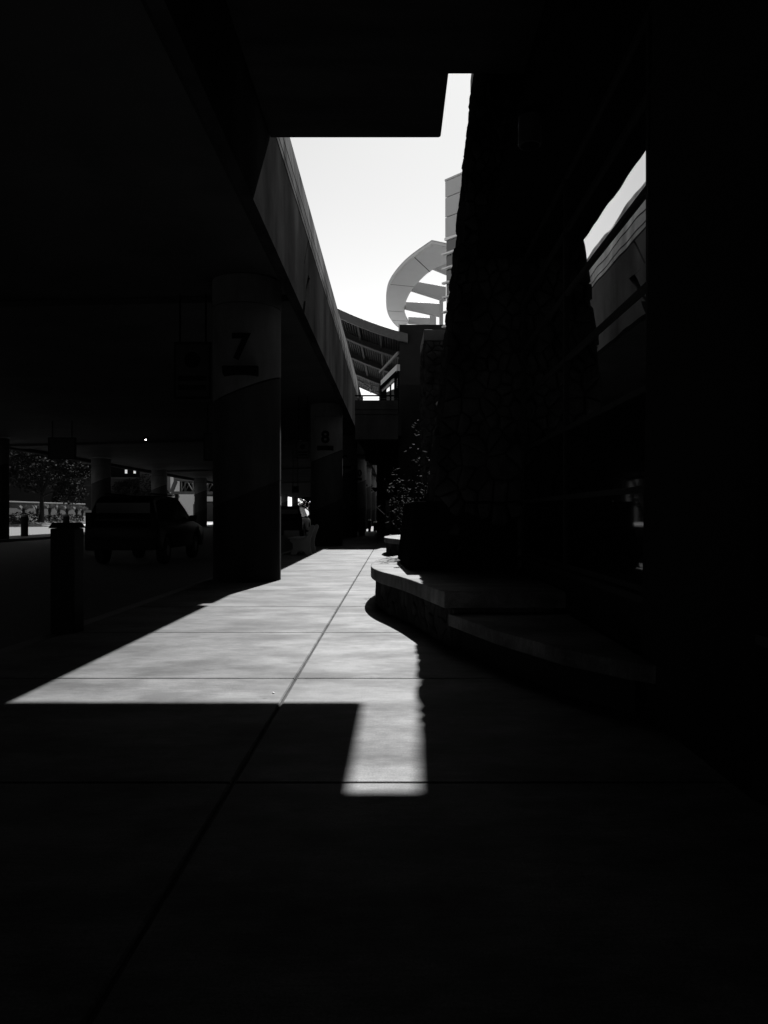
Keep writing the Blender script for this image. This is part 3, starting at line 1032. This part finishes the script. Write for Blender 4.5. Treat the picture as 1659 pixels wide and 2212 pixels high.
# ------------------------------------------------------------------ bench, post, bins, lit bollards
bt = thing("park_bench", (-3.86, 32.65, 0), "pale concrete bench with a slatted back, seen end-on before column 8", "bench")
k = 0.00191
def bpt(px, py):     # outline traced in fine pixels, converted to units; x grows away from the road
    return ((px - 570) * k, (1700 - py) * k)
prof = [(810, 1700), (775, 1580), (762, 1470), (775, 1370), (800, 1270), (835, 1180), (858, 1110), (850, 1070), (820, 1048), (785, 1058),
        (755, 1090), (738, 1150), (722, 1230), (700, 1320), (655, 1352), (640, 1362), (335, 1362), (320, 1385), (345, 1425), (385, 1450), (390, 1560),
        (345, 1700), (470, 1700), (500, 1630), (560, 1595), (630, 1630), (690, 1700)]
poly = [bpt(*p) for p in prof]
for y in (-0.95, 0.85):
    part("end_frame", MB().prism_y(poly, y, y + 0.10), "bench", bt, 0.012)
for a in (650, 560, 470, 380):
    (xa, za), (xb, zb) = bpt(a - 75, 1358), bpt(a, 1380)
    part("seat_slat", MB().box(xa, xb, -1.05, 1.05, za + 0.004, za + 0.06), "bench", bt, 0.008)
for (px, py) in ((716, 1140), (700, 1240), (685, 1320)):
    x, z = bpt(px, py)
    part("back_slat", MB().box(x - 0.03, x + 0.035, -1.05, 1.05, z - 0.06, z + 0.06), "bench", bt, 0.008)

pt = thing("square_post", (-4.62, 10.85, 0), "dark square post standing at the kerb, left of the sunlit walk", "post")
part("body", MB().box(-0.17, 0.17, -0.17, 0.17, -0.01, 1.46), "dark", pt, 0.02)
part("cap", MB().prism([(-0.19, -0.19), (0.19, -0.19), (0.19, 0.19), (-0.19, 0.19)], 1.463, 1.54, [(-0.15, -0.15), (0.15, -0.15), (0.15, 0.15), (-0.15, 0.15)]), "black", pt, 0.008)

bn = thing("litter_bin", (-2.62, 61.0, 0), "dark litter bin with a rimmed top beyond column 9", "litter bin")
part("body", MB().lathe(0, 0, [(0.22, 0.0), (0.26, 0.05), (0.27, 1.08)], 20), "dark", bn, smooth=True)
part("rim", MB().lathe(0, 0, [(0.30, 1.085), (0.31, 1.12), (0.29, 1.18)], 20), "steel", bn, smooth=True)
part("lid", MB().lathe(0, 0, [(0.26, 1.183), (0.2, 1.26), (0.06, 1.30)], 20), "black", bn, smooth=True)

def bollard(x, y, label, h=1.22, r=0.13):
    t = thing("bollard", (x, y, 0), label, "bollard", "round bollards on the walk")
    part("post", MB().lathe(0, 0, [(r, -0.005), (r, h - 0.16)], 18), "black", t, smooth=True)
    part("cap", MB().lathe(0, 0, [(r + 0.01, h - 0.155), (r + 0.01, h - 0.05), (r * 0.7, h)], 18), "white", t, smooth=True)
bollard(-2.45, 75.0, "black bollard with a bright sunlit cap in front of column 11")
bollard(-1.95, 78.0, "bollard beside the dark entrance wall, its white cap lit", 0.98, 0.2)

def post_bollard(x, y, label):
    t = thing("kerb_bollard", (x, y, 0), label, "bollard", "dark bollards on the traffic island")
    part("post", MB().lathe(0, 0, [(0.26, -0.005), (0.26, 1.5)], 16), "dark", t, smooth=True)
    part("dome", MB().lathe(0, 0, [(0.27, 1.503), (0.25, 1.6), (0.15, 1.68), (0.03, 1.70)], 16), "steel", t, smooth=True)
post_bollard(-28.4, 59.0, "island bollard silhouetted on the sunlit road, left of the square post")
post_bollard(-28.4, 66.5, "island bollard showing just right of the square post's top")

lfm = MB()
lfm.leaf((-0.02, 13.55, 0.722), (1, 0.25, 0.05), (0, 0, 1), 0.16, 0.07)
lfm.v += [(x, y, z - 0.008) for x, y, z in lfm.v]
lfm.f += [(7, 6, 5, 4)] + [(i, (i + 1) % 4, 4 + (i + 1) % 4, 4 + i) for i in range(4)]
solo("fallen_leaf", lfm, "black", "small dark fallen leaf on the sunlit cap of the nearer seat wall", "leaf")
pbm = MB().lathe(-1.12, 7.1, [(0.007, 0.001), (0.012, 0.006), (0.007, 0.012)], 8)
solo("pebble", pbm, "white", "tiny white pebble on the sunlit pavement near the shadow's edge", "pebble")

# ------------------------------------------------------------------ signs hung under the deck, lamp
def hung_sign(px0, px1, py0, py1, Y, label, disc=True):
    f = Y / 1661
    x0, x1 = (px0 - 853) * f, (px1 - 853) * f
    z1, z0 = EYE + (1112 - py0) * f, EYE + (1112 - py1) * f
    w, h = x1 - x0, z1 - z0
    cx = (x0 + x1) / 2
    t = thing("hanging_sign", (cx, Y, z0), label, "sign", "signs hung under the elevated road")
    part("panel", MB().box(-w / 2, w / 2, 0, 0.12, 0, h), "dark", t, 0.01)
    part("face", MB().box(-w / 2 + 0.06 * w, w / 2 - 0.06 * w, -0.012, -0.002, 0.05 * h, 0.95 * h), "sign", t)
    if disc:
        n = 24
        c = [(0.22 * w * math.cos(2 * math.pi * i / n), 0.68 * h + 0.22 * w * math.sin(2 * math.pi * i / n)) for i in range(n)]
        part("symbol", MB().prism_y(c, -0.022, -0.014), "black", t)
        for q in (0.36, 0.2):
            part("text_line", MB().box(-0.38 * w, 0.38 * w, -0.02, -0.014, (q - 0.045) * h, (q + 0.045) * h), "black", t)
    zc = 7.55 - (cx + 2.56) * -0.0224
    for s in (-0.35, 0.35):
        part("hanger", MB().box(s * w - 0.02, s * w + 0.02, 0.04, 0.08, h + 0.001, max(zc - z0 - 0.01, h + 0.05)), "black", t)
hung_sign(641, 668, 953, 990, 38.0, "framed sign with a round symbol hung just left of column 8")
hung_sign(631, 646, 1050, 1064, 66.0, "small dark square sign hung low between columns 7 and 8")
hung_sign(376, 456, 738, 862, 20.3, "large dark framed sign hung close to the left of column 7")
hung_sign(104, 164, 945, 992, 45.0, "dark square sign hung in front of the tree's crown", False)
hung_sign(440, 500, 935, 995, 40.0, "dark sign hung behind column 7 beyond the ceiling lamp", False)
cl = thing("ceiling_lamp", (-17.8, 55, 7.2), "single lit round lamp glowing under the dark road deck", "lamp")
part("housing", MB().lathe(0, 0, [(0.16, -0.16), (0.18, -0.1), (0.18, -0.003)], 20), "black", cl, smooth=True)
part("lens", MB().lathe(0, 0, [(0.02, -0.195), (0.055, -0.185), (0.065, -0.165)], 16), "lampon", cl, smooth=True)

# ------------------------------------------------------------------ cars (drawn in metres: forward is +y)
def car(x, y, label, group):
    t = thing("parked_car", (x, y, -0.178), label, "car", group)
    W = 0.97
    m = lambda: MB(1.06)
    def arc(cy, r, z0):
        return [(cy + r * math.cos(a), z0 + r * math.sin(a)) for a in [math.pi - math.pi * i / 12 for i in range(13)]]
    low = [(-2.42, 0.42)] + arc(-1.48, 0.43, 0.42) + arc(1.5, 0.43, 0.42) + [(2.36, 0.40), (2.46, 0.55), (2.44, 0.85), (2.30, 0.99), (1.75, 1.10), (1.22, 1.17), (-2.36, 1.17), (-2.46, 1.05), (-2.49, 0.6)]
    low = [(yy, max(zz, 0.42)) for yy, zz in low]
    part("body", m().prism_x(low, -W, W), "carpaint", t, 0.04, True)
    # greenhouse, leaning in towards the roof
    def wz(z): return W - 0.03 - (z - 1.17) * 0.30
    gh = [(1.18, 1.172), (0.78, 1.52), (0.36, 1.80), (0.05, 1.87), (-1.2, 1.90), (-1.95, 1.86), (-2.16, 1.76), (-2.34, 1.30), (-2.36, 1.172)]
    n = len(gh)
    vs = [(-wz(z), yy, z) for yy, z in gh] + [(wz(z), yy, z) for yy, z in gh]
    part("cabin", m().add(vs, [tuple(range(n)), tuple(reversed(range(n, 2 * n)))] + [((i + 1) % n, i, n + i, n + (i + 1) % n) for i in range(n)]), "carpaint", t, 0.03, True)
    for s in (-1, 1):
        for win in ([(0.98, 1.22), (0.62, 1.54), (0.28, 1.76), (0.02, 1.79), (0.02, 1.22)], [(-0.05, 1.22), (-0.05, 1.80), (-0.95, 1.81), (-0.95, 1.22)], [(-1.03, 1.22), (-1.03, 1.81), (-1.85, 1.76), (-2.05, 1.68), (-2.2, 1.24)]):
            q = [(s * (wz(z) + 0.006), yy, z) for yy, z in win]
            q2 = [(s * (wz(z) - 0.01), yy, z) for yy, z in win]
            k_ = len(win)
            part("side_window", m().add(q + q2, [tuple(range(k_)), tuple(range(k_, 2 * k_))] + [(i, (i + 1) % k_, k_ + (i + 1) % k_, k_ + i) for i in range(k_)]), "carglass", t)
        part("headlight", m().add([(s * 0.62, 2.455, 0.80), (s * 0.955, 2.36, 0.80), (s * 0.965, 2.2, 0.95), (s * 0.66, 2.40, 0.97),
                                   (s * 0.62, 2.34, 0.80), (s * 0.90, 2.24, 0.80), (s * 0.90, 2.1, 0.95), (s * 0.66, 2.28, 0.97)],
                                  [(0, 1, 2, 3), (4, 5, 6, 7), (0, 1, 5, 4), (1, 2, 6, 5), (2, 3, 7, 6), (3, 0, 4, 7)]), "lens", t)
        part("tail_light", m().box(s * 0.86 - 0.07, s * 0.86 + 0.07, -2.50, -2.40, 0.98, 1.42), "dark", t, 0.015)
        mr = m().add([(s * 0.90, 0.78, 1.17), (s * 1.20, 0.74, 1.17), (s * 1.20, 0.62, 1.17), (s * 0.95, 0.62, 1.17),
                      (s * 0.98, 0.78, 1.34), (s * 1.20, 0.74, 1.36), (s * 1.20, 0.62, 1.36), (s * 0.98, 0.62, 1.34)],
                     [(3, 2, 1, 0), (4, 5, 6, 7), (0, 1, 5, 4), (1, 2, 6, 5), (2, 3, 7, 6), (3, 0, 4, 7)])
        part("wing_mirror", mr, "carpaint", t, 0.03)
        part("roof_rail", m().bar((s * 0.62, 0.0, 1.93), (s * 0.62, -1.9, 1.93), 0.035, 0.04), "black", t)
        for wy in (-1.48, 1.5):
            wv = MB(1.06).lathe(0, 0, [(0.24, -0.12), (0.345, -0.11), (0.37, -0.06), (0.37, 0.06), (0.345, 0.11), (0.24, 0.12)], 28)
            wv.v = [(s * (W - 0.13) + zz * s, wy + xx, 0.37 + yy) for xx, yy, zz in wv.v]
            wh = part("wheel", wv, "tyre", t, smooth=True)
            rv = MB(1.06).lathe(0, 0, [(0.235, 0.09), (0.235, 0.112), (0.06, 0.128)], 20)
            rv.v = [(s * (W - 0.13) + zz * s, wy + xx, 0.37 + yy) for xx, yy, zz in rv.v]
            part("rim", rv, "steel", wh)
    part("windscreen", m().add([(-0.86, 1.14, 1.225), (0.86, 1.14, 1.225), (0.72, 0.40, 1.79), (-0.72, 0.40, 1.79), (-0.86, 1.16, 1.235), (0.86, 1.16, 1.235), (0.72, 0.42, 1.80), (-0.72, 0.42, 1.80)],
                               [(0, 1, 2, 3), (7, 6, 5, 4), (0, 4, 5, 1), (1, 5, 6, 2), (2, 6, 7, 3), (3, 7, 4, 0)]), "carglass", t)
    part("rear_window", m().box(-0.72, 0.72, -2.30, -2.27, 1.30, 1.68), "carglass", t)
    part("front_bumper", m().box(-0.93, 0.93, 2.38, 2.52, 0.38, 0.62), "dark", t, 0.05)
    part("rear_bumper", m().box(-0.93, 0.93, -2.56, -2.42, 0.42, 0.70), "dark", t, 0.05)
    return t
G_CAR = "black cars parked along the kerb"
car(-9.75, 30.7, "black parked car filling the view left of column 7", G_CAR)
car(-8.85, 66.0, "black car parked farther on, seen between column 7 and the bench", G_CAR)

# ------------------------------------------------------------------ planting
def leafy(mb, n, centre, rad, size, r, squash=(1, 1, 1), shell=0.55):
    c = Vector(centre)
    for _ in range(n):
        d = Vector((r.gauss(0, 1), r.gauss(0, 1), r.gauss(0, 1))).normalized()
        q = rad * (shell + (1 - shell) * r.random() ** 0.5)
        p = c + Vector((d.x * squash[0], d.y * squash[1], d.z * squash[2])) * q
        a = Vector((r.gauss(0, 1), r.gauss(0, 1), r.gauss(0, 0.7)))
        mb.leaf(p, a, Vector((r.gauss(0, 1), r.gauss(0, 1), r.gauss(0, 1))), size * r.uniform(0.6, 1.4), size * r.uniform(0.4, 0.8))

# broad-leaved shrub growing behind the black plinth
r5 = random.Random(5)
sh = thing("leafy_shrub", (0.62, 17.2, 0.711), "dark glossy-leaved shrub growing up behind the black plinth", "shrub")
tw_ = MB(); lf = MB()
for i in range(34):
    a = r5.uniform(0, 2 * math.pi)
    lean = r5.uniform(0.03, 0.8)
    h = r5.uniform(1.2, 3.0) * (1.1 - 0.5 * lean)
    pts = []
    for s in range(7):
        f = s / 6
        pts.append(Vector((math.cos(a) * lean * f * 1.35 - 0.06 * f, math.sin(a) * lean * f * 1.6, h * f - 0.25 * lean * f * f)))
    tw_.tube(pts, [0.022 - 0.0028 * s for s in range(7)], 5)
    for s in range(r5.choice((30, 55, 90))):
        f = r5.uniform(0.2, 1.0)
        k_ = min(int(f * 6), 5)
        p = pts[k_].lerp(pts[k_ + 1], f * 6 - k_)
        d = Vector((r5.gauss(0, 1), r5.gauss(0, 1), r5.gauss(0.2, 0.6)))
        lf.leaf(p + d * 0.02, d, Vector((r5.gauss(0, .6), r5.gauss(0, .6), 1)), r5.uniform(0.06, 0.13), r5.uniform(0.03, 0.055))
part("stems", tw_, "bark", sh)
part("foliage", lf, "leaf", sh)

def tree(name, x, y, z, H, crown_r, label, group=None, n=3600, seed=1, squash=(1, 1, 0.8), trunk=0.35, leafs=0.5, cz=0.66):
    r = random.Random(seed)
    t = thing(name, (x, y, z), label, "tree", group)
    tr = MB()
    tr.tube([(0, 0, -0.1), (0.1, 0, H * 0.15), (0, 0.1, H * 0.32), (0.15, 0, H * 0.6)], [trunk * 1.25, trunk, trunk * 0.85, trunk * 0.4], 10)
    cr = MB()
    blobs = []
    for i in range(17):
        a = r.uniform(0, 2 * math.pi); q = crown_r * r.uniform(0.25, 0.78)
        p = Vector((math.cos(a) * q * squash[0], math.sin(a) * q, H * cz + crown_r * squash[2] * r.uniform(-0.62, 0.66)))
        blobs.append((p, crown_r * r.uniform(0.22, 0.42)))
        s = Vector((0.05, 0.05, H * r.uniform(0.27, 0.45)))
        tr.tube([s, s.lerp(p, 0.5) + Vector((0, 0, 0.3)), p], [trunk * 0.42, trunk * 0.25, trunk * 0.08], 6)
    for p, q in blobs:
        leafy(cr, n // len(blobs), p, q, leafs, r, (1, 1, 0.75), 0.35)
    part("trunk", tr, "bark", t)
    part("crown", cr, "foliage", t)
    return t
tree("broadleaf_tree", -55.6, 121, 0.6, 12.5, 7.4, "dark broad-crowned tree in the planting bed before the garden wall", seed=3, n=6500, cz=0.64)
tree("broadleaf_tree", -25.6, 232, -0.1, 8.5, 4.2, "small dark tree at the far end of the road, left of column 8", seed=9, n=2400)
tree("broadleaf_tree", -60.5, 176, 2.4, 9.5, 5.0, "dark bushy tree between two columns, before the banded building", seed=12, n=2600, cz=0.5)
tree("broadleaf_tree", -53.5, 174, 1.0, 7.6, 4.0, "low dark tree before the plain pale wall", seed=15, n=2000, cz=0.5)

r8 = random.Random(8)
cf = thing("conifer", (-66.5, 151, 2.6), "small dark conifer showing above the garden wall's coping", "tree")
cm = MB()
for i in range(900):
    h = r8.random()
    a = r8.uniform(0, 2 * math.pi)
    q = (1 - h) * 2.0 * r8.uniform(0.5, 1)
    cm.leaf((math.cos(a) * q * 0.4, math.sin(a) * q * 0.4, 0.25 + h * 4.4), (math.cos(a), math.sin(a), -0.25), (0, 0, 1), q * 0.7 + 0.2, 0.3)
part("trunk", MB().tube([(0, 0, -0.05), (0, 0, 4.5)], [0.12, 0.03], 6), "bark", cf)
part("foliage", cm, "foliage", cf)

def grass_clump(x, y, z, h, label, seed):
    r = random.Random(seed)
    t = thing("fountain_grass", (x, y, z), label, "grass clump", "feathery grass clumps along the garden wall")
    b, pl = MB(), MB()
    for i in range(140):
        a = r.uniform(0, 2 * math.pi)
        l = h * r.uniform(0.5, 0.85)
        q = r.uniform(0.1, 0.75)
        pts = [Vector((0.12 * math.cos(a), 0.12 * math.sin(a), -0.03)), Vector((math.cos(a) * q * 0.35, math.sin(a) * q * 0.35, l * 0.65)), Vector((math.cos(a) * q, math.sin(a) * q, l))]
        s = Vector((-math.sin(a), math.cos(a), 0)) * 0.035
        b.add([pts[0] - s, pts[0] + s, pts[1] + s, pts[1] - s, pts[2]], [(0, 1, 2, 3), (3, 2, 4)])
    for i in range(60):
        a = r.uniform(0, 2 * math.pi)
        q = r.uniform(0.1, 0.8)
        l = h * r.uniform(0.72, 1.0)
        p = Vector((math.cos(a) * q * 0.75, math.sin(a) * q * 0.75, l * 0.72))
        pl.leaf(p, (math.cos(a) * 0.7, math.sin(a) * 0.7, 1 - q * 0.8), (-math.sin(a), math.cos(a), 0.3), 0.8, 0.2)
    part("blades", b, "blade", t)
    part("plumes", pl, "plume", t)
gl = [("fountain grass clump farthest left along the garden wall", 78), ("fountain grass clump just left of the tree trunk", 123), ("tall fountain grass clump just right of the tree trunk", 162),
      ("fountain grass clump third right of the tree trunk's left neighbour, midway along the wall", 191), ("fountain grass clump behind the square post's top", 219),
      ("fountain grass clump right of the square post", 250), ("fountain grass clump cut off by the parked car's rear", 269)]
gl[3] = ("fountain grass clump between the tall clump and the square post", 191)
for i, (lab, px) in enumerate(gl):
    X = -59.6
    Y = X * 1661 / (px / 1.507 - 853)
    grass_clump(X, Y, 1.18, 2.7 if i in (2,) else r8.uniform(2.2, 2.6), lab, 30 + i)

def low_shrub(x, y, z, rad, label, seed):
    r = random.Random(seed)
    t = thing("low_shrub", (x, y, z), label, "shrub", "low rounded shrubs along the outer kerb")
    m = MB()
    leafy(m, 500, (0, 0, rad * 0.35), rad, 0.26, r, (1, 1, 0.75), 0.7)
    m.v = [(a, b, max(c, 0.0)) for a, b, c in m.v]
    part("foliage", m, "foliage" if seed % 3 else "blade", t)
    s = MB()
    for k_ in range(5):
        a = k_ * 1.26
        s.tube([(0, 0, -0.03), (math.cos(a) * rad * 0.5, math.sin(a) * rad * 0.5, rad * 0.5)], [0.05, 0.02], 5)
    part("stems", s, "bark", t)
sl_ = [(28, "pale rounded shrub farthest left by the outer kerb"), (62, "wide low shrub left of the island bollard"), (101, "low shrub just right of the island bollard"),
       (133, "low shrub beneath the tree trunk"), (165, "low shrub above the square post's left edge"), (195, "low shrub above the middle of the square post"),
       (226, "low shrub above the square post's right edge"), (252, "low shrub beside the parked car's rear")]
for i, (px, lab) in enumerate(sl_):
    X = -57.0
    low_shrub(X, X * 1661 / (px / 1.507 - 853), 0.5, r8.uniform(1.0, 1.5), lab, 60 + i)

# ------------------------------------------------------------------ garden wall, far buildings, truss bridge
gwl = thing("garden_wall", (-62, 100, 1.0), "long block garden wall with a pale coping behind the grass clumps", "wall")
part("body", MB().box(-0.3, 0.3, -228, 53, -0.5, 2.62), "brick", gwl)
part("coping", MB().box(-0.42, 0.42, -228, 53.15, 2.623, 2.86), "copal", gwl, 0.03)

ob = thing("office_building", (-80, 180, 0), "dark brick office building with pale bands and a window strip", "building")
part("wall", MB().box(-45, 21, 0, 25, 0, 24), "brick_dark", ob)
for z0, z1 in ((13.45, 13.95), (10.0, 10.4), (8.3, 8.7), (17.5, 18.0)):
    part("band", MB().box(-45.05, 21.05, -0.12, -0.003, z0, z1), "plainwall", ob)
for k in range(6):
    x0 = -44 + k * 10.9
    w = part("window_strip", MB().box(x0, x0 + 10.5, -0.06, -0.003, 10.5, 13.4), "carglass", ob)
for x in (17.2, 19.2):
    part("wall_lamp", MB().box(x - 0.25, x + 0.25, -0.25, -0.065, 11.3, 12.2), "lampdim", ob)
part("sky_block_wing", MB().box(-45, -12, -300, -0.003, 0, 20), "brick_dark", ob)  # unseen wing, added to block low sky light from the left
an = thing("plain_annex", (-55.6, 179, 0), "plain pale windowless block between two far columns", "building")
part("wall", MB().box(-3.4, 3.0, -1, 20, 0, 20), "plainwall", an)
part("corner_trim", MB().box(3.003, 3.7, -1.05, 20, 0, 20), "copal", an)
part("coping", MB().box(-3.5, 3.8, -1.15, 20, 20.003, 20.4), "copal", an)
fb = thing("far_terminal", (-70, 250, 0), "pale distant building band beyond the truss footbridge", "building")
part("wall", MB().box(-16, 16, 0, 10, 0, 11.5), "plainwall", fb)
part("band", MB().box(-16.05, 16.05, -0.2, -0.003, 6.0, 7.6), "white", fb)
part("roof_edge", MB().box(-16.3, 16.3, -0.5, 10.3, 11.503, 12.2), "white", fb)

rw = solo("retaining_wall", MB().box(-49, -31, 187, 188, -0.1, 4.3), "plainwall", "low plain retaining wall under the truss footbridge", "wall", bevel=0.03)
tb2 = thing("truss_footbridge", (-41, 168, 6.3), "steel truss footbridge with upright and diagonal members beyond the road", "footbridge")
x0, x1, zt = -7.2, 12, 3.6
for yy in (0, 3.0):
    part("top_chord", MB().box(x0, x1, yy - 0.3, yy + 0.3, zt - 0.95 if yy == 0 else zt - 0.5, zt), "steel", tb2)
    part("bottom_chord", MB().box(x0 - 0.6, x1, yy - 0.3, yy + 0.3, -0.1, 0.45), "steel", tb2)
    nb = 7
    for k in range(nb + 1):
        xx = x0 + 1.6 + k * 2.55
        if xx < x1:
            part("upright", MB().bar((xx, yy, 0.452), (xx, yy, zt - 0.96), 0.24), "steel", tb2)
        for (a, b) in (((xx, 0.46), (xx + 1.2, zt - 0.97)), ((xx + 1.3, zt - 0.97), (xx + 2.5, 0.46))):
            if b[0] < x1:
                part("diagonal", MB().bar((a[0], yy, a[1]), (b[0], yy, b[1]), 0.2), "steel", tb2)
part("end_post", MB().bar((x0 + 0.4, 0, zt - 0.9), (x0 - 0.6, 0, 0.2), 0.7), "steel", tb2)
part("floor", MB().box(x0, x1, 0.31, 2.69, 0.05, 0.3), "dark", tb2)
part("stair_leg", MB().bar((x0 - 0.8, 0.8, 0.1), (x0 - 3.6, 0.8, -6.2), 0.6, 0.5), "steel", tb2)
for xx in (x0 + 0.2, 4.0):
    part("support", MB().box(xx - 0.35, xx + 0.35, 1.0, 1.7, -6.3, -0.105), "dark", tb2)
for k in range(6):
    part("back_panel", MB().box(x0 + 0.3 + k * 3.1, x0 + 3.2 + k * 3.1, 3.31, 3.4, 0.5, zt - 0.55), "black", tb2)
